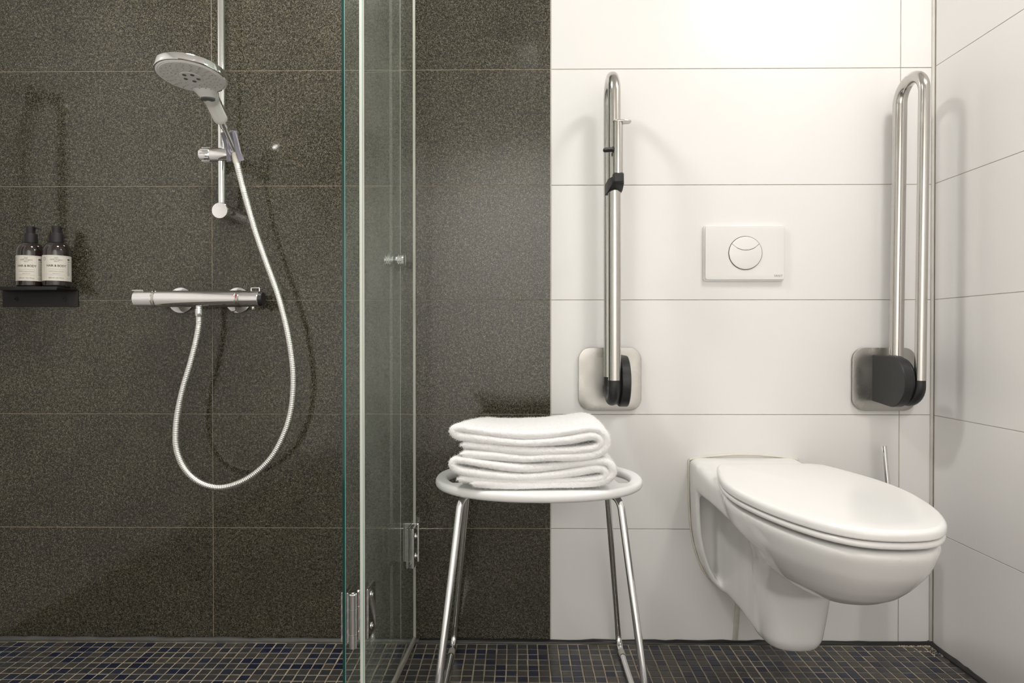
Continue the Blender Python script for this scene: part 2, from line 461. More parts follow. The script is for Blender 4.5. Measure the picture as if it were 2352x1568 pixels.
# sealant beads along the floor and in the corner
def bead(name, pts, r, mat, wob=.0008):
    P = catmull(pts, .03); P = [p + Vector((0, 0, RNG.uniform(-wob, wob))) for p in P]
    o = tube(name, P, [r * RNG.uniform(.85, 1.15) for _ in P], mat, None, 8); return struct(o)
bead('trim_1', [(X0, -.006, .001), (-.9, -.006, .001), (-.262, -.006, .0)], .0085, M['caulk_floor'])
bead('trim_2', [(-.262, -.004, -.002), (.3, -.004, -.002), (X1, -.004, -.002)], .0095, M['caulk_black'])
bead('trim_3', [(X1 - .003, 0, -.001), (X1 - .003, -.5, -.001), (X1 - .003, Y0, -.001)], .0095, M['caulk_black'])
struct(box('trim_4', (X1 - .0060, -.0060, .004), (X1 + .001, .001, HH), M['caulk_corner'], None, .002, 2))
struct(box('trim_5', (.0835 - .0018, -.0006, 0), (.0835 + .0012, .002, HH), M['caulk_grey']))

V = []; Fc = []
for k in range(260):
    u, v_ = RNG.random() ** 1.8 * .085, RNG.random() ** 2.2 * .06
    if u + v_ * 1.6 > .10: continue
    onx = RNG.random() < .5
    x = X1 - .010 - u; y = -.013 - v_
    if u > .02 and v_ > .012:
        if onx: x = X0 + .012 + round((x - X0 - .012) / PT) * PT
        else: y = -.0165 - round((-y - .0165) / PT) * PT
    r_ = RNG.uniform(.0008, .0026); i0 = len(V); n_ = 6; ph = RNG.random() * 6
    ring = [(x + r_ * RNG.uniform(.6, 1.3) * math.cos(ph + 2 * PI * q / n_), y + r_ * RNG.uniform(.6, 1.3) * math.sin(ph + 2 * PI * q / n_)) for q in range(n_)]
    V += [(a, b, -.001) for a, b in ring] + [(x, y, .0012)]; Fc += [(i0 + q, i0 + (q + 1) % n_, i0 + n_) for q in range(n_)]
ls = mesh_obj('limescale_residue', V, Fc, M['lime'], floor); ls['kind'] = 'stuff'

# ------------------------------------------------------------------ ceiling lamps and the added fill spot
for (x, y, pw, sz, tint, kind_, lab) in LAMPS:
    t = thing('ceiling_lamp', lab, 'lamp', (x, y, HH), 'recessed ceiling lamps')
    lathe('lamp_ring', [(.128, 0), (.128, -.006), (.145, -.008), (.150, -.004), (.150, 0)] if kind_ == 'AREA' else [(.062, 0), (.062, -.006), (.085, -.008), (.09, -.004), (.09, 0)], M['white_plastic'], t)
    m, N, L, b = newmat('lamp_diffuser'); setp(b, color=(1, 1, 1)); b.inputs['Emission Color'].default_value = (*tint, 1); b.inputs['Emission Strength'].default_value = 3 if kind_ == 'AREA' else .03
    lathe('lamp_diffuser', [(0, -.004), (.128 if kind_ == 'AREA' else .062, -.004)], m, t)
    ld = bpy.data.lights.new('lamp_light', kind_); ld.energy = pw; ld.color = tint
    if kind_ == 'AREA': ld.shape = 'DISK'; ld.size = sz
    else: ld.shadow_soft_size = sz; ld.spot_size = math.radians(104); ld.spot_blend = 1.0
    lo = bpy.data.objects.new('lamp_light', ld); link(lo, t); lo.location = (0, 0, -.012)
    if kind_ == 'SPOT':
        lo.rotation_euler = (math.radians(-52), 0, 0); lo.location.z = -.03
        for s_ in (-1, 1): lathe('fill_spot_cap', [(.012, -.02), (.012, 0)], M['white_plastic'], t, (s_ * .05, 0, 0), (0, 0, 1), 12)

# ------------------------------------------------------------------ toilet
TX = .5860
PLAN = [(-.700, 0), (-.697, .030), (-.689, .055), (-.675, .076), (-.650, .0985), (-.618, .117), (-.573, .136), (-.52, .152), (-.455, .1645), (-.40, .168),
        (-.34, .1640), (-.285, .1535), (-.225, .138), (-.185, .124), (-.171, .108), (-.167, .09), (-.166, .045), (-.166, 0)]
def plan_outline(grow=0.0, back=-.198):
    """toilet seat outline (x, y), counter-clockwise seen from above"""
    right = catmull([(wd, y, 0) for y, wd in PLAN], .012)
    pts = [(p.x, p.y) for p in right] + [(-p.x, p.y) for p in reversed(right[1:-1])]
    pts = inset(pts, -grow)
    return [(TX + x, y) for x, y in pts]
toilet = thing('toilet', 'white wall-hung toilet with its lid closed', 'toilet', (TX, 0, 0))
parts = []
# bowl: stacked outlines; below the rim band the rear half steps inward
def ringz(scale, z, cy=-.43, sx=None, step=0.0):
    out = []
    for x, y in plan_outline(-.006):
        f = min(1, max(0, (y + .56) / .2)); f = f * f * (3 - 2 * f); k = step * f
        out.append((TX + (x - TX) * (sx or scale) * (1 - k), cy + (y - cy) * scale, z))
    return out
parts.append(loft('b', [ringz(.22, .3275, -.48, .26, .1), ringz(.38, .333, -.475, .42, .1), ringz(.54, .344, -.465, .57, .10), ringz(.675, .360, -.455, .70, .10), ringz(.785, .380, -.445, .80, .10),
                        ringz(.85, .396, -.44, .86, .09), ringz(.88, .404, -.44, .885, .015), ringz(.925, .418, -.435, .93), ringz(.975, .442, -.43), ringz(.998, .456, -.43), ringz(.995, .464, -.43), ringz(.97, .467, -.43)], M['porcelain']))
def sec(hw, z0, z1, y, r=.02, n=6):
    return [(TX + u, y, (z0 + z1) / 2 + v) for u, v in rrect(hw * 2, z1 - z0, min(r, hw * .9, (z1 - z0) * .45), n)]
# rear shelf
def shelf_sec(hw, z0, z1, y, crown):
    return [(TX + u, y, (z0 + z1) / 2 + v + (crown * (1 - (u / hw) ** 2) if v > 0 else 0)) for u, v in rrect(hw * 2, z1 - z0, .018, 6)]
parts.append(loft('b', [shelf_sec(.1415, .400, .482, .002, .014), shelf_sec(.1415, .402, .480, -.05, .012), shelf_sec(.1425, .404, .474, -.12, .006), shelf_sec(.1425, .405, .468, -.19, .0),
                        shelf_sec(.139, .40, .465, -.30, 0)], M['porcelain']))
# wall flange
FL = [(.478, .1415), (.43, .1415), (.36, .140), (.30, .136), (.255, .128), (.215, .115), (.18, .097), (.158, .076), (.150, .052)]
def flange(y, s):
    o = [(TX + w_ * s, y, z) for z, w_ in FL] + [(TX, y, .148)] + [(TX - w_ * s, y, z) for z, w_ in reversed(FL)]
    return o
fo = lambda y, d: [(TX + u, y, v) for u, v in inset([(x - TX, z) for x, _, z in flange(y, 1)][::-1], d)]
parts.append(loft('b', [fo(.002, 0), fo(-.066, .0005), fo(-.073, .004), fo(-.071, .009), fo(-.06, .0125), fo(.002, .0125), fo(.002, 0)], M['porcelain'], None, False, False))
parts.append(loft('b', [fo(.002, .004), fo(-.018, .004)], M['porcelain'], None, True, False))
# outlet body from the wall to the foot
parts.append(loft('b', [sec(.088, .153, .43, .002, .03), sec(.077, .152, .43, -.05, .026), sec(.071, .149, .43, -.10, .024), sec(.0680, .147, .43, -.16, .026), sec(.0675, .143, .43, -.23, .026),
                        sec(.0695, .140, .43, -.28, .026)], M['porcelain']))
# foot
def oval(rx, ry, cy, z, n=28, p=2.6):
    out = []
    for k in range(n):
        a = 2 * PI * k / n; c, s = math.cos(a), math.sin(a)
        out.append((TX + rx * math.copysign(abs(c) ** (2 / p), c), cy + ry * math.copysign(abs(s) ** (2 / p), s), z))
    return out
parts.append(loft('b', [oval(.042, .048, -.272, .135), oval(.056, .064, -.276, .142), oval(.063, .072, -.280, .160), oval(.0685, .077, -.286, .21), oval(.072, .084, -.296, .27),
                        oval(.082, .105, -.33, .33), oval(.11, .13, -.36, .39)], M['porcelain']))
body = joined('bowl', parts, M['porcelain'])
rm = body.modifiers.new('r', 'REMESH'); rm.mode = 'VOXEL'; rm.voxel_size = .0042
sm = body.modifiers.new('s', 'SMOOTH'); sm.iterations = 18; sm.factor = .5
dg = bpy.context.evaluated_depsgraph_get(); me = bpy.data.meshes.new_from_object(body.evaluated_get(dg))
body.modifiers.clear(); body.data = me; me.polygons.foreach_set('use_smooth', [True] * len(me.polygons)); me.materials.clear(); me.materials.append(M['porcelain'])
rel(body, toilet)
lid = rel(slab('lid', plan_outline(0), .4865, .5035, .009, M['lid'], None, None, .004, .003, 8, 6), toilet)
seat_o = plan_outline(-.0015)
seat = rel(slab('seat', seat_o, .4735, .4842, .0048, M['lid'], None, None, 0, .0045, 3, 4), toilet)
for s in (-1, 1):
    rel(lathe('hinge', [(0, -.02), (.009, -.02), (.0095, .015), (.008, .02), (0, .02)], M['lid'], None, (TX + s * .085, -.18, .487), (1, 0, 0), 16), toilet)
    rel(lathe('bolt_cap', [(.017, -.012), (.017, .004), (.014, .010), (.007, .0135), (0, .0145)], M['white_plastic'], None, (TX + s * .066, -.118, .392), (s, -.1, -.1), 20), toilet)
ol = [(TX + w_ + .001, -.0015, z) for z, w_ in FL[::-1]] + [(TX + .1415, -.0015, .4775)]
top = [(TX + x, -.0015, .4795 + .013 * (1 - (x / .1415) ** 2)) for x in (.134, .1, .05, 0, -.05, -.1, -.134)]
cl = catmull(ol + top + [(2 * TX - p[0], p[1], p[2]) for p in reversed(ol)], .012)
rel(tube('sealant', cl, [.0026 * RNG.uniform(.8, 1.25) for _ in cl], M['caulk'], None, 8), toilet)
# cut joint below the toilet
struct(box('trim_6', (.0, -.004, .0), (.013, .001, .105), M['caulk_strip'], None, .001, 1)).matrix_basis = Matrix.Translation((.5585, 0, 0)) @ Matrix.Rotation(math.radians(4), 4, 'Y')

# ------------------------------------------------------------------ toilet brush on the wall behind the bowl
br = thing('toilet_brush', 'chrome toilet brush handle rising behind the toilet lid', 'toilet brush', (.926, -.062, .20))
lathe('holder', [(0, 0), (.034, 0), (.036, .004), (.036, .16), (.034, .162), (.032, .16), (.032, .01), (0, .01)], M['chrome'], br, (0, 0, 0))
box('wall_mount', (-.012, .03, .09), (.012, .0622, .13), M['chrome'], br, .002)
tube('handle', [(.012, -.01, .02), (.003, -.002, .18), (-.007, .006, .325)], .0069, M['chrome'], br, 16)
lathe('lid_cap', [(.030, .158), (.033, .163), (.02, .17), (.008, .172), (0, .172)], M['chrome'], br)

# ------------------------------------------------------------------ flush plate
fp = thing('flush_plate', 'white dual flush plate with a round button above the toilet', 'flush plate', (.5835, 0, 1.0165))
fw = lambda u, v, z: (u, -z, v)
slab('back_frame', rrect(.2085, .145, .006), 0, .007, .001, M['flush'], fp, fw, 0, 0)
slab('face_plate', rrect(.2045, .1405, .0065), .0072, .0125, .002, M['flush'], fp, lambda u, v, z: (u + .0012, -z, v + .001), 0, .0005)
RB = .0428; n = 48
lathe('button_gap', [(RB + .0008, .012), (RB + .0008, .0131), (RB - .002, .0131), (0, .0131)], M['dark_gap'], fp, (.002, 0, 0), (0, -1, 0), 48)
a1, a2 = math.radians(34), math.radians(146)
chord = []; cx, cz = 0, RB * .95; ex, ez = RB * math.cos(a1), RB * math.sin(a1); rr_ = math.hypot(ex - cx, ez - cz)
sagc = (0, .0515); rr_ = math.hypot(ex - sagc[0], ez - sagc[1]); b1 = math.atan2(ez - sagc[1], ex - sagc[0]); b2 = -PI - b1
arc = [(sagc[0] + rr_ * math.cos(b1 + (b2 - b1) * k / 20), sagc[1] + rr_ * math.sin(b1 + (b2 - b1) * k / 20)) for k in range(21)]
up = [(RB * math.cos(a1 + (a2 - a1) * k / 24), RB * math.sin(a1 + (a2 - a1) * k / 24)) for k in range(25)]
small_b = up + [p for p in reversed(arc)][1:-1]
lowc = [(RB * math.cos(a2 + (2 * PI + a1 - a2) * k / 40), RB * math.sin(a2 + (2 * PI + a1 - a2) * k / 40)) for k in range(41)]
big_b = lowc + arc[1:-1]
for nm, poly in (('button_small', small_b), ('button_large', big_b)):
    dm = lambda u, v: .0035 * (1 - (u * u + v * v) / RB ** 2) - (.0035 * math.sin(min(1, max(0, v / RB + .2)) * 2) if False else 0)
    p2 = inset(poly, .0006)
    slab(nm, p2, .0128, .0152, .0008, M['flush'], fp, lambda u, v, z: (u + .002, -(z + dm(u, v)), v), 0, 0, 8)
text_obj('maker_mark', 'SANIT', .0078, M['ink_soft'], fp, lambda x, y, z: (x + .0985, -.0127 - z, y - .0615), 'RIGHT', .0001, 0, 1.05)

# ------------------------------------------------------------------ folding grab rails
def grab_rail(px_, side, label, r_rear, r_front, lean):
    """px_: plate centre; side = +1 when the pivot block stands on the toilet side at greater x"""
    t = thing('grab_rail', label, 'grab rail', (px_, 0, .69), 'folding grab rails beside the toilet')
    slab('gasket', rrect(.160, .160, .030), 0, .005, .0005, M['black'], t, fw, 0, 0)
    slab('wall_plate', rrect(.163, .163, .031), .005, .0105, .0008, M['steel_plate'], t, fw, 0, .0006)
    xr = -side * .0080                                          # plane of the loop
    xb = side * .0095                                           # inner face of the pivot block
    # pivot block: D seen from the side
    D = [(-.0105, .063), (-.09, .063)] + [(-.09 - .062 * math.sin(a), .063 * math.cos(a)) for a in [PI * k / 20 for k in range(1, 20)]] + [(-.09, -.063), (-.0105, -.056)]
    D = [(y, z) for y, z in D]
    xa, xc = sorted((xb, xb + side * .022))
    loft('pivot_block', [[(xa + e, y0 + (.0 if y0 > -.02 else sgn), z0 * q) for y0, z0 in D] for e, sgn, q in ((0, .002, .98), (.002, 0, 1), (xc - xa - .002, 0, 1), (xc - xa, .002, .98))], M['black'], t, True, True, 30)
    lathe('pivot_disc', [(0, -.004), (.056, -.004), (.058, 0), (.058, .006), (.05, .008), (0, .008)], M['black'], t, (xb - side * .003, -.088, 0), (-side, 0, 0), 36)
    yr, yf, zt, zb = -.047, -.145, .758, -.046
    lx = lambda z: xr + lean * max(0, z)
    rad = (yr - yf) / 2; cy = (yr + yf) / 2; zc = zt - rad - max(r_rear, r_front)
    pts = [(lx(.008), yr, .008)] + [(lx(z), yr, z) for z in (.2, .4, zc - .03)]; R = [r_rear] * len(pts)
    for k in range(0, 25):
        a = PI * k / 24; z = zc + rad * math.sin(a); pts.append((lx(z), cy + rad * math.cos(a), z)); R.append(r_rear + (r_front - r_rear) * k / 24)
    for z in (zc - .03, .4, .2, .006): pts.append((lx(z), yf, z)); R.append(r_front)
    tube('rail', pts, R, M['steel'], t, 28)
    pb = [(xr, yf, .007), (xr, yf, -.004)]; 
    for k in range(0, 19):
        a = PI * k / 18; pb.append((xr, cy - rad * math.cos(a), -.006 - .040 * math.sin(a)))
    pb += [(xr, yr, .0), (xr, yr, .009)]
    RR = [r_front * .98] * 2 + [r_front * .98 + (r_rear - r_front) * k / 18 * .98 for k in range(19)] + [r_rear * .98] * 2
    tube('elbow', pb, RR, M['black'], t, 24)
    return t
gl_ = grab_rail(.2365, 1, 'raised folding steel grab rail left of the toilet, carrying a toilet roll holder', .0125, .0152, -.002)
gr_ = grab_rail(.9460, -1, 'raised bare folding steel grab rail between the toilet and the right wall', .0165, .0125, .010)

# toilet roll holder clamped to the left rail
c0 = at(1419.5, 340, -.176)
th = thing('toilet_roll_holder', 'empty steel toilet roll holder clamped to the left grab rail', 'roll holder', (c0.x, c0.y, at(1420, 400, -.176).z))
zt = at(1420, 282, -.176).z - th.location.z
tube('spindle', [(0, 0, 0), (0, 0, zt)], .0118, M['steel'], th, 20)
slab('end_flange', [(.0125 * math.cos(a), .0125 * math.sin(a)) for a in [PI / 2 + PI * k / 12 for k in range(13)]] + [(.012, -.0125), (.027, -.009), (.030, -.005), (.0265, -.002), (.030, .003), (.027, .008), (.012, .0125)], zt, zt + .004, .0008, M['steel'], th, None, 0, .0008, 4, 2)
tube('stop_peg', [(-.010, 0, zt * .48), (-.013, 0, zt * .48), (-.014, 0, zt * .48), (-.030, .004, zt * .48), (-.0335, .0045, zt * .48), (-.0345, .0045, zt * .48)], [.0075, .0075, .0055, .0055, .004, .001], M['black'], th, 14)
box('clamp_cap', (-.0125, -.0125, -.022), (.0125, .0125, .002), M['black'], th, .004, 3)
cb = loft('clamp', [[(-.0135, -.004, -.0225), (.0135, -.004, -.0225), (.0135, .0, -.006), (-.0135, .0, -.006)], [(-.020, .018, -.034), (.0135, .018, -.034), (.0135, .018, -.006), (-.020, .018, -.006)],
                    [(-.024, .052, -.038), (.0125, .052, -.038), (.0125, .052, -.014), (-.024, .052, -.014)]], M['black'], th, True, True, 30)

# ------------------------------------------------------------------ stool
SX, SY, SH = .0440, -.247, .4905
st = thing('shower_stool', 'white oval stool with chrome sled legs holding folded towels', 'stool', (SX, SY, 0))
cu = bpy.data.curves.new('seat', 'CURVE'); cu.dimensions = '2D'; cu.fill_mode = 'BOTH'; cu.extrude = .0015; cu.bevel_depth = .0085; cu.bevel_resolution = 5
def spl(pts):
    s = cu.splines.new('POLY'); s.points.add(len(pts) - 1); s.use_cyclic_u = True
    for p, q in zip(s.points, pts): p.co = (q[0], q[1], 0, 1)
A, B = .2205, .164
spl([(A * math.copysign(abs(math.cos(a)) ** .92, math.cos(a)), B * math.copysign(abs(math.sin(a)) ** .92, math.sin(a))) for a in [2 * PI * k / 96 for k in range(96)]])
for s in (-1, 1):
    out = [(s * (A * .955) * math.cos(a), B * 1.02 * math.sin(a)) for a in [math.radians(-28 + 56 * k / 16) for k in range(17)]]
    inn = [(s * .163, B * .46), (s * .159, B * .25), (s * .158, 0), (s * .159, -B * .25), (s * .163, -B * .46)]
    pts = out + inn
    spl(pts if s > 0 else pts[::-1])
tmp = bpy.data.objects.new('tmp', cu); C.objects.link(tmp); dg = bpy.context.evaluated_depsgraph_get()
me = bpy.data.meshes.new_from_object(tmp.evaluated_get(dg)); bpy.data.objects.remove(tmp); bpy.data.curves.remove(cu)
bm = bmesh.new(); bm.from_mesh(me); bmesh.ops.remove_doubles(bm, verts=bm.verts[:], dist=.0002); bmesh.ops.recalc_face_normals(bm, faces=bm.faces[:]); bm.to_mesh(me); bm.free()
me.materials.clear(); me.materials.append(M['stool_white']); so = bpy.data.objects.new('seat', me); link(so, st); so.location = (0, 0, SH - .010); autosmooth(so, 32)
for s in (-1, 1):
    tx, ty, tz = .165, .105, SH - .024; fx, fy = .2130, .214
    R0 = .0078
    path = fillet([(s * (tx - .03), -.06, tz), (s * tx, -ty, tz), (s * fx, -fy, R0), (s * fx, fy, R0), (s * tx, ty, tz), (s * (tx - .03), .06, tz)], .030, 8)
    tube('leg_frame', path, R0, M['chrome'], st, 16)
    for q in (-1, 1):
        lathe('floor_pad', [(.0081, -.014), (.0083, 0), (.0081, .014)], M['caulk_grey'], st, (s * fx, q * (fy - .05), .0086), (0, 1, 0), 14)
box('cross_bar', (-.15, -.075, SH - .034), (.15, -.055, SH - .020), M['chrome'], st, .002)
box('cross_bar', (-.15, .055, SH - .034), (.15, .075, SH - .020), M['chrome'], st, .002)

# ------------------------------------------------------------------ towels
def towel(name, label, zpath, y_front, depth, th_, seed, swell):
    """cloth strip following a folded path seen from the front; every pixel of zpath is in the (4.523x) crop at (980, 930)"""
    rng = np.random.default_rng(seed)
    pts = [at(980 + x / 4.523, 930 + y / 4.523, y_front) for x, y in zpath]
    P = catmull([(p.x, 0, p.z) for p in pts], .0026)
    P = np.array([(p.x, p.z) for p in P]); n = len(P)
    Tn = np.gradient(P, axis=0); Tn /= np.linalg.norm(Tn, axis=1)[:, None]; Nn = np.stack([-Tn[:, 1], Tn[:, 0]], 1)
    # section: rounded in depth (u across thickness, v along depth)
    h = th_ / 2; sec_ = []
    for k in range(9):
        a = PI * k / 8; sec_.append((h * math.cos(a), -h * math.sin(a)))         # front rounded edge
    m = int(depth / .0034)
    vb = np.linspace(0, depth, m)
    S = np.array(sec_[::1] + [(-h, v) for v in vb[1:]] + [(-h * .5, depth + h * .5), (h * .5, depth + h * .5)] + [(h, v) for v in vb[::-1][:-1]])
    k = len(S)
    V = np.zeros((n, k, 3))
    wav = .0016 * np.sin(P[:, 0] * 24 + seed)[:, None] + .002 * np.sin(np.linspace(0, 11, n) + seed)[:, None]
    end = np.clip(np.minimum(np.arange(n), np.arange(n)[::-1]) / 3.0, .25, 1)[:, None]
    u = S[None, :, 0] * end * (1 + .10 * np.sin(np.linspace(0, 37, n))[:, None])
    V[:, :, 0] = P[:, 0:1] + Nn[:, 0:1] * u
    V[:, :, 2] = P[:, 1:2] + Nn[:, 1:2] * u + swell * np.sin(np.clip(S[None, :, 1] / depth, 0, 1) * PI)
    V[:, :, 1] = y_front + h + S[None, :, 1] + wav + .010 * np.clip((P[:, 0:1] - P[:, 0].mean()), -1, 1)
    dep = np.clip(S[None, :, 1] / depth, 0, 1); lf = np.clip((P[:, 0].mean() - P[:, 0:1]) / (np.ptp(P[:, 0]) / 2), 0, 1) ** 1.5
    V[:, :, 0] += .050 * dep * lf; V[:, :, 2] -= .009 * dep * lf * (V[:, :, 2] - V[:, :, 2].min()) / .05       # the left fold draws in towards the back
    # terry pile: rough loops
    j = rng.normal(0, 1, (n, k)); j = np.clip(j, -2, 2) * .00030
    nx = Nn[:, 0:1] * np.sign(u); nz = Nn[:, 1:2] * np.sign(u); fr = (S[None, :, 1] < 0)
    V[:, :, 0] += nx * j; V[:, :, 2] += nz * j; V[:, :, 1] += np.where(fr, j * 1.3, 0) + rng.normal(0, .0003, (n, k))
    idx = np.arange(n * k).reshape(n, k); a_ = idx[:-1]; b_ = idx[1:]
    F = np.stack([a_, np.roll(a_, -1, 1), np.roll(b_, -1, 1), b_], -1).reshape(-1, 4).tolist()
    F += [idx[0, ::-1].tolist(), idx[-1].tolist()]
    lo = V.reshape(-1, 3).min(0)
    t = thing(name, label, 'towel', (float(P[:, 0].mean()), y_front + depth / 2, float(lo[2])), 'folded towels on the stool')
    o = mesh_obj('terry_cloth', V.reshape(-1, 3), F, M['terry'], None, True); rel(o, t)
    bm = bmesh.new(); bm.from_mesh(o.data); bmesh.ops.recalc_face_normals(bm, faces=bm.faces[:]); bm.to_mesh(o.data); bm.free()
    # pile: short tufts standing on the cloth, denser along the front folds
    dU = np.gradient(V, axis=0); dV = np.roll(V, -1, 1) - np.roll(V, 1, 1)
    NN = np.cross(dU, dV); NN /= np.linalg.norm(NN, axis=2)[:, :, None] + 1e-9
    ctr = V.mean(1, keepdims=True); 
    if ((V - ctr) * NN).sum() < 0: NN = -NN
    wgt = np.where(np.arange(k)[None, :] < 10, 7, 2) * np.ones((n, 1), int)
    ii = np.repeat(np.arange(n * k), wgt.reshape(-1)); B0 = V.reshape(-1, 3)[ii]; N0 = NN.reshape(-1, 3)[ii]
    B0 = B0 + rng.normal(0, .0011, B0.shape); B0 -= N0 * (rng.normal(0, .0011, B0.shape) * N0).sum(1, keepdims=True) * .5
    lean = rng.normal(0, .75, B0.shape); tip = B0 + (N0 + lean) / np.linalg.norm(N0 + lean, axis=1)[:, None] * rng.uniform(.0007, .0018, (len(B0), 1))
    side = np.cross(N0, rng.normal(0, 1, B0.shape)); side /= np.linalg.norm(side, axis=1)[:, None] + 1e-9; wd = .00042
    TV = np.stack([B0 - side * wd, B0 + side * wd, tip], 1).reshape(-1, 3) - np.array(t.location)
    pm_ = bpy.data.meshes.new('terry_pile'); pm_.vertices.add(len(TV)); pm_.vertices.foreach_set('co', TV.reshape(-1))
    q_ = len(B0); pm_.loops.add(q_ * 3); pm_.loops.foreach_set('vertex_index', np.arange(q_ * 3)); pm_.polygons.add(q_)
    pm_.polygons.foreach_set('loop_start', np.arange(0, q_ * 3, 3)); pm_.update(); pm_.validate(); pm_.materials.append(M['terry'])
    po = link(bpy.data.objects.new('terry_pile', pm_), t); po['kind'] = 'stuff'
    return t
TOP = [(345, 508), (700, 535), (1000, 562), (1250, 548), (1500, 545), (1700, 530), (1820, 490), (1872, 420), (1868, 340), (1810, 272), (1700, 248), (1500, 275), (1250, 308), (1000, 318),
       (750, 300), (500, 268), (340, 242), (272, 262), (290, 305), (380, 335), (600, 362), (800, 385), (1000, 399), (1250, 388), (1500, 362), (1680, 328), (1770, 335), (1812, 385), (1770, 440),
       (1600, 468), (1350, 480), (1100, 484), (850, 470), (600, 442), (345, 416)]
BOT = [(450, 812), (700, 828), (1000, 836), (1300, 834), (1600, 827), (1800, 808), (1900, 770), (1940, 700), (1915, 630), (1840, 596), (1650, 610), (1400, 640), (1100, 662), (850, 650),
       (600, 615), (400, 582), (290, 578), (265, 620), (300, 665), (420, 700), (700, 735), (1000, 752), (1300, 735), (1550, 705), (1750, 672), (1840, 680), (1865, 730), (1800, 775),
       (1550, 795), (1200, 800), (850, 795), (450, 780), (310, 770)]
towel('folded_towel', 'folded white terry towel on top of the stack', TOP, -.392, .205, .0168, 3, .003)
towel('folded_towel', 'folded white terry towel lying directly on the stool seat', BOT, -.394, .205, .0164, 5, .001)

# ------------------------------------------------------------------ shower rail
RX, RY = -.7555, -.055
sr = thing('shower_rail', 'vertical chrome shower rail with a sliding holder on the dark wall', 'shower rail', (RX, 0, 1.1185))
tube('pole', [(0, RY, 0), (0, RY, .95)], .0092, M['chrome'], sr, 24)
lathe('lower_bracket', [(0, 0), (.0205, 0), (.0210, .036), (.0205, .046), (.0215, .047), (.0215, .064), (.0195, .0675), (0, .0685)], M['chrome'], sr, (0, 0, 0), (0, -1, 0), 36)
lathe('upper_bracket', [(0, 0), (.0205, 0), (.0210, .036), (.0205, .046), (.0215, .047), (.0215, .064), (.0195, .0675), (0, .0685)], M['chrome'], sr, (0, 0, .93), (0, -1, 0), 36)
sz = .1425
sl = lathe('slider', [(0, -.026), (.0175, -.026), (.018, -.024), (.018, .024), (.0175, .026), (0, .026)], M['chrome'], sr, (.002, RY - .002, sz), (1, 0, 0), 32)
kn = lathe('slider_knob', [(0, -.026), (.016, -.028), (.0175, -.025), (.0178, -.002), (.0165, 0), (0, 0)], M['chrome'], sl, (-.024, RY - .002, sz), (1, 0, 0), 32)
for k in range(10):
    a = 2 * PI * k / 10
    tube('grip_rib', [(-.047, RY - .002 + .0172 * math.cos(a), sz + .0172 * math.sin(a)), (-.026, RY - .002 + .0172 * math.cos(a), sz + .0172 * math.sin(a))], .0022, M['chrome'], kn, 8)
lathe('slider_neck', [(.013, 0), (.012, .016), (0, .017)], M['chrome'], sl, (.024, RY - .004, sz + .004), (1, -.3, .15), 20)

# ------------------------------------------------------------------ hand shower
HD = at(439, 177, -.305)                        # centre of the spray face
HN = Vector((-.02, -math.sin(math.radians(6.5)), -math.cos(math.radians(6.5)))).normalized()
CONE0 = at(538.5, 343, -.098)                    # lower end, in the holder
hs_ = thing('hand_shower', 'white and chrome hand shower hanging in the rail holder', 'hand shower', CONE0)
L_ = lambda p: Vector(p) - CONE0
HS = .95
sc_ = lambda prof: [(r * HS, h) for r, h in prof]
head = lathe('head_shell', sc_([(.0705, .0005), (.0752, .0006), (.0762, .002), (.0765, .0135), (.0758, .0150), (.070, .0165), (.035, .019), (0, .020)]), M['chrome'], hs_, L_(HD), -HN, 64, 30)
face = lathe('spray_face', sc_([(0, .0018), (.024, .0018), (.0245, .0004), (.0255, .0004), (.026, .0014), (.066, .0014), (.0668, .0004), (.0678, .0004), (.0685, .0010), (.0725, -.0006), (.0745, -.0022), (.0745, -.004)]), M['white_plastic'], hs_, L_(HD), HN, 64, 30)
hx = Vector((1, 0, 0)); hx = (hx - HN * hx.dot(HN)).normalized(); hy = HN.cross(hx)        # hy points to the wall or away
if hy.y < 0: hy = -hy
nz = []
for (r_, cnt, ph) in ((.0305, 14, .1), (.0380, 17, .0), (.0455, 20, .1), (.0525, 22, .05), (.0585, 20, .12)):
    for k in range(cnt):
        a = 2 * PI * (k + ph * 3) / cnt
        p = HD + hx * (r_ * math.cos(a)) + hy * (r_ * math.sin(a))
        nz.append(lathe('n', [(.0017, .0008), (.0016, .0022), (.0009, .0030), (0, .0030)], M['nozzle'], None, L_(p), HN, 8))
nzz = joined('nozzles', nz, M['nozzle'], face, False); nzz['kind'] = 'stuff'
for k in range(5):
    a = 2 * PI * (k + .25) / 5; p = HD + hx * (.0145 * math.cos(a)) + hy * (.0145 * math.sin(a))
    lathe('jet_outlet', [(.0042, .0016), (.0042, .0024), (.0030, .0028), (.0026, .002), (0, .002)], M['grey_button'], face, L_(p), HN, 14)
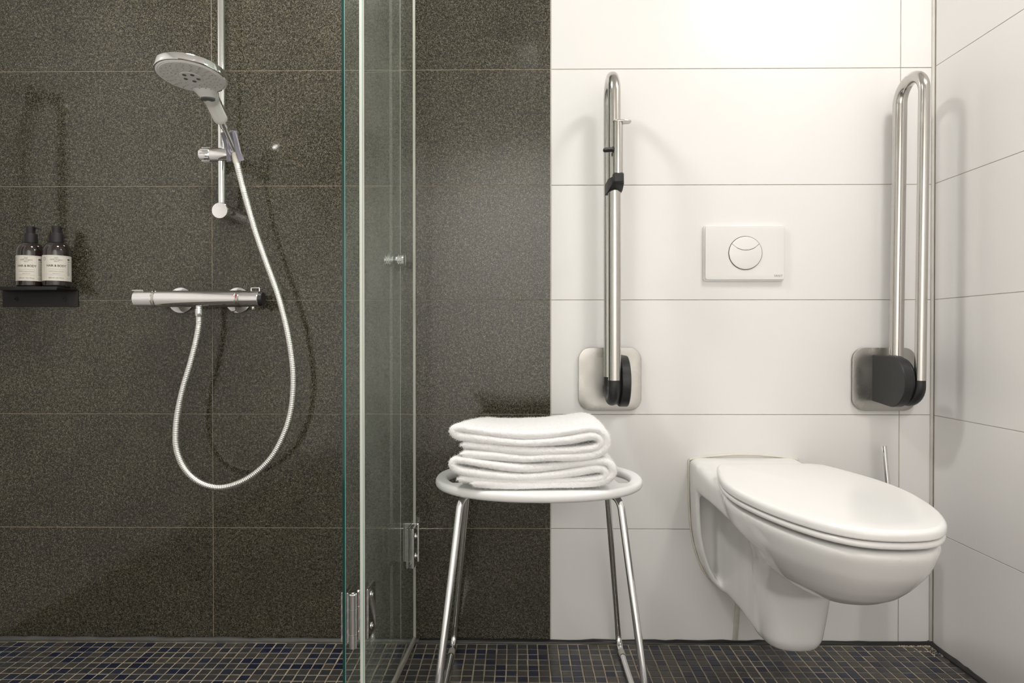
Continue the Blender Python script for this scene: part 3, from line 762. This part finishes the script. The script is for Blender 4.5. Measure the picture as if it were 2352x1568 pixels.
# handle: white underside shell and chrome upper shell, from the rim of the head to the cone
h0 = HD + hy * .047 - HN * .008; h1 = HD + hy * .078 - HN * .002; hA = at(487, 229, -.200); hB = at(499, 254, -.172); hE = at(509, 275, -.150)
axis_pts = catmull([h0, h1, hA, hB, hE], .006)
def strip(name, mat, rr0, off):
    secs = []
    nn = len(axis_pts)
    for i, p in enumerate(axis_pts):
        f = i / (nn - 1); t = (axis_pts[min(i + 1, nn - 1)] - axis_pts[max(i - 1, 0)]).normalized()
        sdir = t.cross(HN).normalized(); dn = sdir.cross(t).normalized()
        if dn.dot(HN) < 0: dn = -dn
        wd = rr0 * (2.0 - 1.1 * min(1, f * 1.9) ** .6 + .10 * max(0, f - .4)); ht = rr0 * (.50 + .50 * min(1, f * 2.4)); 
        if f > .96: wd *= .88; ht *= .88
        secs.append([p + dn * off + sdir * (wd * math.cos(a)) + dn * (ht * math.sin(a)) - CONE0 for a in [2 * PI * k / 28 for k in range(28)]])
    return loft(name, secs, mat, hs_, True, True, 50)
strip('handle', M['white_plastic'], .0172, .0022); strip('handle_back', M['chrome'], .0172, -.0030)
bt = HD + hy * .0765 + HN * .0135
bo = [bt + hx * (.0165 * math.cos(a)) + hy * (.0075 * math.sin(a) - (.004 if math.sin(a) < 0 else 0) * math.sin(a) * -1) for a in [2 * PI * k / 24 for k in range(24)]]
loft('select_button', [[p - HN * .014 - CONE0 for p in bo], [p - CONE0 for p in bo], [bt + (p - bt) * .8 + HN * .001 - CONE0 for p in bo]], M['grey_button'], hs_)
dcone = (CONE0 - hE).normalized(); Lc = (CONE0 - hE).length
lathe('threaded_neck', [(.0098, -.004), (.0098, .006), (.0088, .0065), (.0088, .010), (.0096, .0105), (.0096, .020), (.0085, .0205), (.0078, .024), (.0078, Lc)], M['chrome'], hs_, L_(hE), dcone, 28, 25)
# lilac holder (part of the rail)
hd0 = at(526, 303, -.118); hd1 = at(541, 368, -.086)
ax = (hd1 - hd0).normalized(); sd = ax.cross(Vector((0, -1, 0))).normalized(); fwd = sd.cross(ax).normalized()
if fwd.y > 0: fwd = -fwd
secs = []
LH = (hd1 - hd0).length
for i in range(9):
    f = i / 8; p = hd0 + ax * (LH * f); ro = .0188 - .002 * f + (.004 * max(0, f - .7) / .3); ri = .0108
    ring = []
    a0, a1_ = math.radians(-90 + 46), math.radians(270 - 46)                 # open towards the viewer
    for k in range(17):
        a = a0 + (a1_ - a0) * k / 16; ring.append(p + sd * (ro * math.cos(a)) - fwd * (ro * math.sin(a)))
    for k in range(17):
        a = a1_ + (a0 - a1_) * k / 16; ring.append(p + sd * (ri * math.cos(a)) - fwd * (ri * math.sin(a)))
    secs.append([q - sr.location for q in ring])
loft('shower_holder', secs, M['lilac'], sr, True, True, 50)

# ------------------------------------------------------------------ shower mixer
MY, MZ = -.070, .8955
MXa, MXb = at(312, 690, MY).x, at(597, 690, MY).x
mx_ = thing('shower_mixer', 'chrome thermostatic bar mixer on the dark shower wall', 'mixer tap', ((MXa + MXb) / 2, 0, MZ))
half = (MXb - MXa) / 2
def bar(name, xa, xb, ra, rb, mat, parent, n=10):
    prof = [(0, xa), (ra * .95, xa), (ra, xa + .0012)] + [(ra + (rb - ra) * k / n, xa + .0012 + (xb - xa - .0024) * k / n) for k in range(1, n)] + [(rb, xb - .0012), (rb * .95, xb), (0, xb)]
    return lathe(name, prof, mat, parent, (0, MY, 0), (1, 0, 0), 40, 35)
bar('body', -half + .055, half - .056, .0208, .0208, M['chrome'], mx_)
bar('trim_ring', -half + .0475, -half + .0555, .0214, .0214, M['steel'], mx_, 2)
rg = bar('temperature_ring', half - .0565, half - .047, .0216, .0216, M['steel'], mx_, 2)
box('red_mark', (half - .0525, MY - .0222, .000), (half - .0512, MY - .0205, .009), M['red'], rg)
hl = bar('flow_handle', -half, -half + .0475, .0200, .0205, M['chrome'], mx_)
box('lever', (-half - .006, MY - .008, .0195), (-half + .022, MY + .004, .0225), M['chrome'], hl, .0012)
hr = bar('temperature_handle', half - .047, half, .0205, .0200, M['chrome'], mx_)
lv = fillet([(half - .022, MY, .016), (half - .022, MY, .0275), (half - .001, MY, .0275), (half - .001, MY, .016)], .002, 4)
tube('lever', lv, .0017, M['chrome'], hr, 10)
bar('end_cap', half - .001, half + .009, .019, .017, M['black'], mx_, 2)
for xw in (at(418, 692, 0).x, at(549, 692, 0).x):
    rx_ = xw - mx_.location.x
    lathe('wall_rosette', [(.0335, 0), (.0338, .004), (.033, .007), (.028, .0085), (.019, .016), (.017, .03), (.017, .06), (0, .06)], M['chrome'], mx_, (rx_, 0, 0), (0, -1, 0), 48, 25)
lathe('check_screw', [(.004, 0), (.004, .006), (.0028, .008), (0, .0085)], M['chrome'], mx_, (half - .021, MY + .01, -.019), (0, 0, -1), 14)
OXp = at(457.5, 730, MY); ox = OXp.x - mx_.location.x
lathe('hose_outlet', [(.0085, 0), (.0085, .006), (.0100, .007), (.0104, .0115), (.0096, .012), (.0104, .0125), (.0098, .024), (.0088, .026), (.007, .0262), (0, .0262)], M['chrome'], mx_, (ox, MY, -.0185), (0, 0, -1), 28, 25)

# ------------------------------------------------------------------ hose
hp = [(540, 352, -.092), (547, 385, -.088), (561, 440, -.082), (586, 528, -.076), (611, 600, -.074), (637, 672, -.074), (658, 750, -.076), (670, 820, -.078), (674, 880, -.08), (668, 945, -.083), (651, 1000, -.087),
      (622, 1052, -.090), (582, 1090, -.092), (540, 1112, -.093), (497, 1119, -.093), (455, 1105, -.092), (424, 1075, -.090), (407, 1035, -.088), (404, 995, -.086), (409, 945, -.083), (421, 890, -.08),
      (436, 840, -.077), (449, 790, -.073), (456, 755, -.071), (457.5, 737, -.070), (457.5, 727, -.070)]
hpts = catmull([at(*p) for p in hp], .0011)
acc = 0; rad = []
for i, p in enumerate(hpts):
    if i: acc += (p - hpts[i - 1]).length
    rad.append(.0082 + .00042 * math.sin(2 * PI * acc / .0046))
ho = thing('shower_hose', 'silver ribbed shower hose hanging in a long loop', 'hose', hpts[-1])
hose = tube('ribbed_hose', hpts, rad, M['hose'], None, 14); rel(hose, ho)
d0 = (hpts[0] - hpts[14]).normalized()
o = lathe('hose_sleeve', [(.0085, -.014), (.0092, -.010), (.0092, .008), (.0082, .012)], M['caulk'], None, hpts[10], d0, 20); rel(o, ho)

# ------------------------------------------------------------------ black shelf and bottles
WX0, WX1 = at(8, 690, 0).x, at(181, 690, 0).x
PZ0, PZ1 = at(100, 705, 0).z, at(100, 667, 0).z
sh = thing('wall_shelf', 'small black metal shelf holding two pump bottles', 'shelf', ((WX0 + WX1) / 2, 0, PZ0))
hw_ = (WX1 - WX0) / 2; ph_ = PZ1 - PZ0
slab('back_plate', [(u, v + ph_ / 2) for u, v in rrect(hw_ * 2, ph_, .003, 4)], 0, .0035, .0008, M['shelf_black'], sh, fw, 0, 0, 3, 2)
slab('ledge', [(u, v - .040) for u, v in rrect(hw_ * 2, .080, .004, 4)], ph_ - .0005, ph_ + .0045, .0012, M['shelf_black'], sh, None, 0, .0012, 3, 2)
box('front_lip', (-hw_, -.0815, ph_ - .0045), (hw_, -.0785, ph_ + .0045), M['shelf_black'], sh, .001)
for sx in (at(40, 687, 0).x, at(151, 687, 0).x):
    lathe('screw', [(.006, 0), (.006, .004), (.0048, .0055), (.0032, .0055), (.003, .004), (0, .004)], M['shelf_black'], sh, (sx - sh.location.x, 0, ph_ * .48), (0, -1, 0), 18, 25)
shz = PZ0 + ph_ + .0045
def bottle(px_, py_, turn, label, yb):
    b0 = at(px_, 655, yb); t = thing('pump_bottle', label, 'bottle', (b0.x, yb, shz), 'pump bottles on the black shelf'); t.scale = (1.06, 1.06, 1.10)
    R = .0292
    lathe('bottle_body', [(0, 0), (R * .9, 0), (R * .98, .002), (R, .005), (R, .080), (R * .985, .086), (R * .93, .092), (R * .82, .098), (R * .66, .1025), (.0130, .1045), (.0125, .107), (0, .107)], M['bottle'], t, (0, 0, 0), (0, 0, 1), 48, 40)
    lathe('collar', [(.0145, .1045), (.0146, .106), (.0136, .1245), (.0133, .126), (.0098, .1268), (0, .1268)], M['pump'], t, (0, 0, 0), (0, 0, 1), 32, 35)
    pm = lathe('pump_head', [(.0092, .1268), (.0092, .130), (.0102, .1385), (.0106, .1400), (.0104, .1425), (0, .1430)], M['pump'], t, (0, 0, 0), (0, 0, 1), 28, 35)
    ca, sa = math.cos(.33), math.sin(.33)
    tube('spout', [(0, 0, .1405), (ca * .013, sa * .013, .1408), (ca * .0165, sa * .0165, .1400), (ca * .017, sa * .017, .1385)], [.0035, .0032, .003, .0028], M['pump'], pm, 10)
    # paper label wrapped round the body
    Rl = R + .0003; z0, z1 = .014, .0725; V = []; Fc = []; n = 40; span = math.radians(250)
    for k in range(n + 1):
        a = -PI / 2 + turn - span / 2 + span * k / n
        for z in (z0, z1): V.append((Rl * math.cos(a), Rl * math.sin(a), z))
        for z in (z1, z0): V.append(((Rl - .0004) * math.cos(a), (Rl - .0004) * math.sin(a), z))
    for k in range(n):
        for q in range(4): Fc.append((k * 4 + q, k * 4 + (q + 1) % 4, k * 4 + 4 + (q + 1) % 4, k * 4 + 4 + q))
    lb = mesh_obj('paper_label', V, Fc, M['label'], t, True); autosmooth(lb, 40)
    bm = bmesh.new(); bm.from_mesh(lb.data); bmesh.ops.recalc_face_normals(bm, faces=bm.faces[:]); bm.to_mesh(lb.data); bm.free()
    def wrap(cx, cz):
        def f(x, y, z):
            a = -PI / 2 + turn + (x + cx) / Rl; r = Rl + .0001 + abs(z); return (r * math.cos(a), r * math.sin(a), y + cz)
        return f
    for body, size, cx, cz, mt, bd in (('with', .0046, 0, .0650, 'ink_soft', 0), ('100% Organic', .0046, 0, .0608, 'ink_soft', 0), ('Mint', .0046, 0, .0566, 'ink_soft', 0),
                                       ('HAIR & BODY', .0066, 0, .0462, 'ink', .00012), ('Certified Organic Cosmetics', .0028, 0, .0345, 'ink_soft', 0), ('Made in Europe', .0024, 0, .0300, 'ink_soft', 0),
                                       ('300 ml  10.1 fl.oz.', .0046, 0, .0188, 'ink_soft', 0)):
        text_obj('lettering', body, size, M[mt], lb, wrap(cx, cz), 'CENTER', .00004, bd, 1.0)
    def lines(nm, rects, mt):
        V = []; Fc = []
        for (xa, xb, za, zb) in rects:
            m_ = max(1, int((xb - xa) / .003)); f = wrap(0, 0)
            for k in range(m_):
                a = xa + (xb - xa) * k / m_; b = xa + (xb - xa) * (k + 1) / m_; i0 = len(V)
                V += [f(a, za, .0001), f(b, za, .0001), f(b, zb, .0001), f(a, zb, .0001)]; Fc.append((i0, i0 + 1, i0 + 2, i0 + 3))
        o_ = mesh_obj(nm, V, Fc, M[mt], lb); o_['kind'] = 'stuff'; return o_
    lines('printed_rules', [(-.0175, .0175, .0400, .0403), (-.0175, .0175, .0272, .0275), (-.0205, -.0203, z0, z1), (.0205, .0207, z0, z1), (-.045, .045, z1 - .002, z1 - .0018)], 'ink_soft')
    sm_ = [( .0235, .0235 + .008 * RNG.uniform(.6, 1), z, z + .0006) for z in np.arange(.026, .056, .0014)] + [(-.031 + .0, -.031 + .0075 * RNG.uniform(.6, 1), z, z + .0003) for z in np.arange(.018, .056, .0042)]
    lines('small_print', sm_, 'ink_soft')
    text_obj('side_mark', '8', .0092, M['ink'], lb, (lambda f: (lambda x, y, z: f(.0275 - y * 1.0 + .0033, x + .0, z)))(wrap(0, .0638)), 'CENTER', .00004, .0003)
    lines('side_mark_bar', [(.0238, .0318, .0582, .0592)], 'ink')
    def ringm(nm, cx, cz, r):
        V = []; Fc = []; f = wrap(0, 0)
        for k in range(24):
            a = 2 * PI * k / 24
            V += [f(cx + r * math.cos(a), cz + r * math.sin(a), .0001), f(cx + r * .86 * math.cos(a), cz + r * .86 * math.sin(a), .0001)]
        for k in range(24):
            q = (k + 1) % 24; Fc.append((2 * k, 2 * q, 2 * q + 1, 2 * k + 1))
        return mesh_obj(nm, V, Fc, M['ink'], lb)
    ringm('round_symbol', -.0268, .0640, .0042); ringm('round_symbol', .0258, .0195, .0026)
    text_obj('symbol_letter', '2', .005, M['ink'], lb, wrap(-.0268, .0624), 'CENTER', .00004, .0)
    return t
bottle(71, 652, .34, 'dark pump bottle at the outer left edge of the black shelf', -.040)
bottle(131, 655, .58, 'dark pump bottle nearer the shower rail on the black shelf', -.044)

# ------------------------------------------------------------------ glass screen and folded door
GA = math.radians(3.6)
g0 = Vector((at(952.5, 900, 0).x, 0, 0)); gd = Vector((-math.sin(GA), -math.cos(GA), 0)); gn = Vector((math.cos(GA), -math.sin(GA), 0))
LF = .452; GT = .008; GZ0, GZ1 = .012, 1.98
scr = thing('shower_screen', 'fixed clear glass shower panel standing out from the dark wall', 'glass panel', (g0.x, 0, 0))
def panel(name, org, dirv, nrm, l0, l1, t0, t1, z0, z1, mat, root, bev=0):
    c = [org + dirv * l + nrm * t for l, t in ((l0, t0), (l1, t0), (l1, t1), (l0, t1))]
    V = [Vector((p.x, p.y, z)) for z in (z0, z1) for p in c]
    Fc = [(0, 3, 2, 1), (4, 5, 6, 7), (0, 1, 5, 4), (1, 2, 6, 5), (2, 3, 7, 6), (3, 0, 4, 7)]
    o = mesh_obj(name, V, Fc, mat); bm = bmesh.new(); bm.from_mesh(o.data); bmesh.ops.recalc_face_normals(bm, faces=bm.faces[:])
    if bev: bmesh.ops.bevel(bm, geom=bm.edges[:], offset=bev, segments=2, affect='EDGES')
    bm.to_mesh(o.data); bm.free()
    return rel(o, root)
panel('glass_pane', g0, gd, gn, .004, LF - .0012, -GT / 2, GT / 2, GZ0, GZ1, M['glass'], scr)
panel('front_edge', g0, gd, gn, LF - .0012, LF, -GT / 2, GT / 2 - .0022, GZ0, GZ1, M['edge_pale'], scr)
panel('edge_line', g0, gd, gn, LF - .0012, LF, GT / 2 - .0022, GT / 2 - .001, GZ0, GZ1, M['edge_line'], scr)
panel('edge_seal', g0, gd, gn, LF - .0012, LF + .0004, GT / 2 - .001, GT / 2 + .0012, GZ0, GZ1, M['seal'], scr)
panel('wall_seal', g0, gd, gn, .0, .0045, -.0032, .0032, .0, GZ1, M['seal'], scr)
panel('floor_seal', g0, gd, gn, .0, LF, -.0036, .0036, -.001, .0125, M['caulk_grey'], scr, .001)
# clamp fixing the pane to the wall
bz0, bz1 = at(945, 1298, -.03).z, at(945, 1208, -.03).z
wc = panel('wall_clamp', g0, gd, gn, -.0, .006, -.03, .012, bz0, bz1, M['chrome'], scr, .0012)
panel('clamp_jaw', g0, gd, gn, .004, .056, GT / 2, GT / 2 + .006, bz0, bz1, M['chrome'], scr, .0014)
panel('clamp_jaw', g0, gd, gn, .004, .056, -GT / 2 - .006, -GT / 2, bz0, bz1, M['chrome'], scr, .0014)
for q in (.25, .75):
    p = g0 + gd * .030 + gn * (GT / 2 + .006); p.z = bz0 + (bz1 - bz0) * q
    o = lathe('clamp_screw', [(.010, -.001), (.010, .0012), (.009, .002), (.004, .002), (.004, .001), (0, .001)], M['chrome'], None, p, gn, 24, 25); rel(o, scr)

# folded door: hinged at the free edge of the panel, lying back along it on the shower side
dn_ = at(790, 1200, -.455); df_ = at(918, 900, -.022)
da = Vector((dn_.x, dn_.y, 0)); db = Vector((df_.x, df_.y, 0)); dd = (db - da).normalized(); dnr = Vector((-dd.y, dd.x, 0))
if dnr.x < 0: dnr = -dnr
LD = (db - da).length; DT = .006
dr = thing('shower_door', 'clear glass shower door with a chrome knob folded back beside the fixed panel', 'glass door', (da.x, da.y, .016))
panel('glass_pane', da, dd, dnr, .001, LD - .0008, -DT / 2, DT / 2, .016, GZ1, M['glass'], dr)
panel('hinge_edge', da, dd, dnr, .0, .001, -DT / 2, DT / 2, .016, GZ1, M['edge_teal'], dr)
panel('free_edge', da, dd, dnr, LD - .0008, LD, DT / 2 - .0012, DT / 2, .016, GZ1, M['seal'], dr)
panel('edge_line', da, dd, dnr, -.0003, .0006, DT / 2 - .0008, DT / 2 + .0003, .016, GZ1, M['edge_line'], dr)
kp = da + dd * (LD - .045) ; kp.z = at(905, 597, kp.y).z
for s in (-1, 1):
    o = lathe('door_knob', [(.009, 0), (.009, .005), (.0155, .006), (.0168, .0085), (.0155, .011), (.0168, .0135), (.0155, .016), (.0168, .019), (.015, .0215), (0, .0222)], M['chrome'], None, kp + dnr * (s * DT / 2), dnr * s, 32, 25); rel(o, dr)
# hinge between the two panes
hz0, hz1 = at(805, 1490, -.46).z, at(805, 1367, -.46).z
hinge_o = g0 + gd * (LF - .002)
def hinge(z0, z1):
    pin = da * .5 + (g0 + gd * LF) * .5 + Vector((.0, -.002, 0)); pin.z = z0
    H = z1 - z0
    b = lathe('hinge_barrel', [(0, 0), (.0075, 0), (.0075, H * .25), (.0066, H * .252), (.0066, H * .258), (.0075, H * .26), (.0075, H * .72), (.0066, H * .722), (.0066, H * .728), (.0075, H * .73), (.0075, H), (.006, H + .002), (.003, H + .002), (.003, H + .001), (0, H + .001)], M['chrome'], None, pin, (0, 0, 1), 28, 25); rel(b, dr)
    # leaves on the fixed panel and on the door
    panel('hinge_leaf', g0, gd, gn, LF - .055, LF - .006, GT / 2, GT / 2 + .0065, z0 + .012, z1 + .006, M['chrome'], scr, .0012)
    panel('hinge_leaf', g0, gd, gn, LF - .055, LF - .002, -GT / 2 - .0065, -GT / 2, z0 + .012, z1 + .006, M['chrome'], scr, .0012)
    panel('hinge_leaf', da, dd, dnr, .004, .05, -DT / 2 - .005, -DT / 2, z0 + .008, z1 + .002, M['chrome'], dr, .0012)
    panel('hinge_leaf', da, dd, dnr, .002, .05, DT / 2, DT / 2 + .005, z0 + .008, z1 + .002, M['chrome'], dr, .0012)
    for q in (.18, .82):
        p = g0 + gd * (LF - .028) + gn * (GT / 2 + .0065); p.z = z0 + .012 + (H - .006) * q
        o = lathe('hinge_screw', [(.0075, -.001), (.0075, .001), (.0065, .0018), (.003, .0018), (.003, .0008), (0, .0008)], M['chrome'], None, p, gn, 20, 25); rel(o, scr)
hinge(hz0, hz1)

# ------------------------------------------------------------------ grab bar on the left wall, seen only as a reflection in the polished tiles
gb = thing('wall_grab_bar', 'vertical steel grab bar reflected in the dark tiles above the bottles', 'grab bar', (X0, -.172, 0))
zt_, zb_ = 1.495, .93
tube('bar', fillet([(0, 0, zt_), (.082, 0, zt_), (.082, 0, zb_), (0, 0, zb_)], .045, 10), .016, M['steel'], gb, 20)
for z in (zt_, zb_):
    lathe('wall_flange', [(.034, 0), (.034, .006), (.031, .009), (.016, .009)], M['steel'], gb, (0, 0, z), (1, 0, 0), 32)
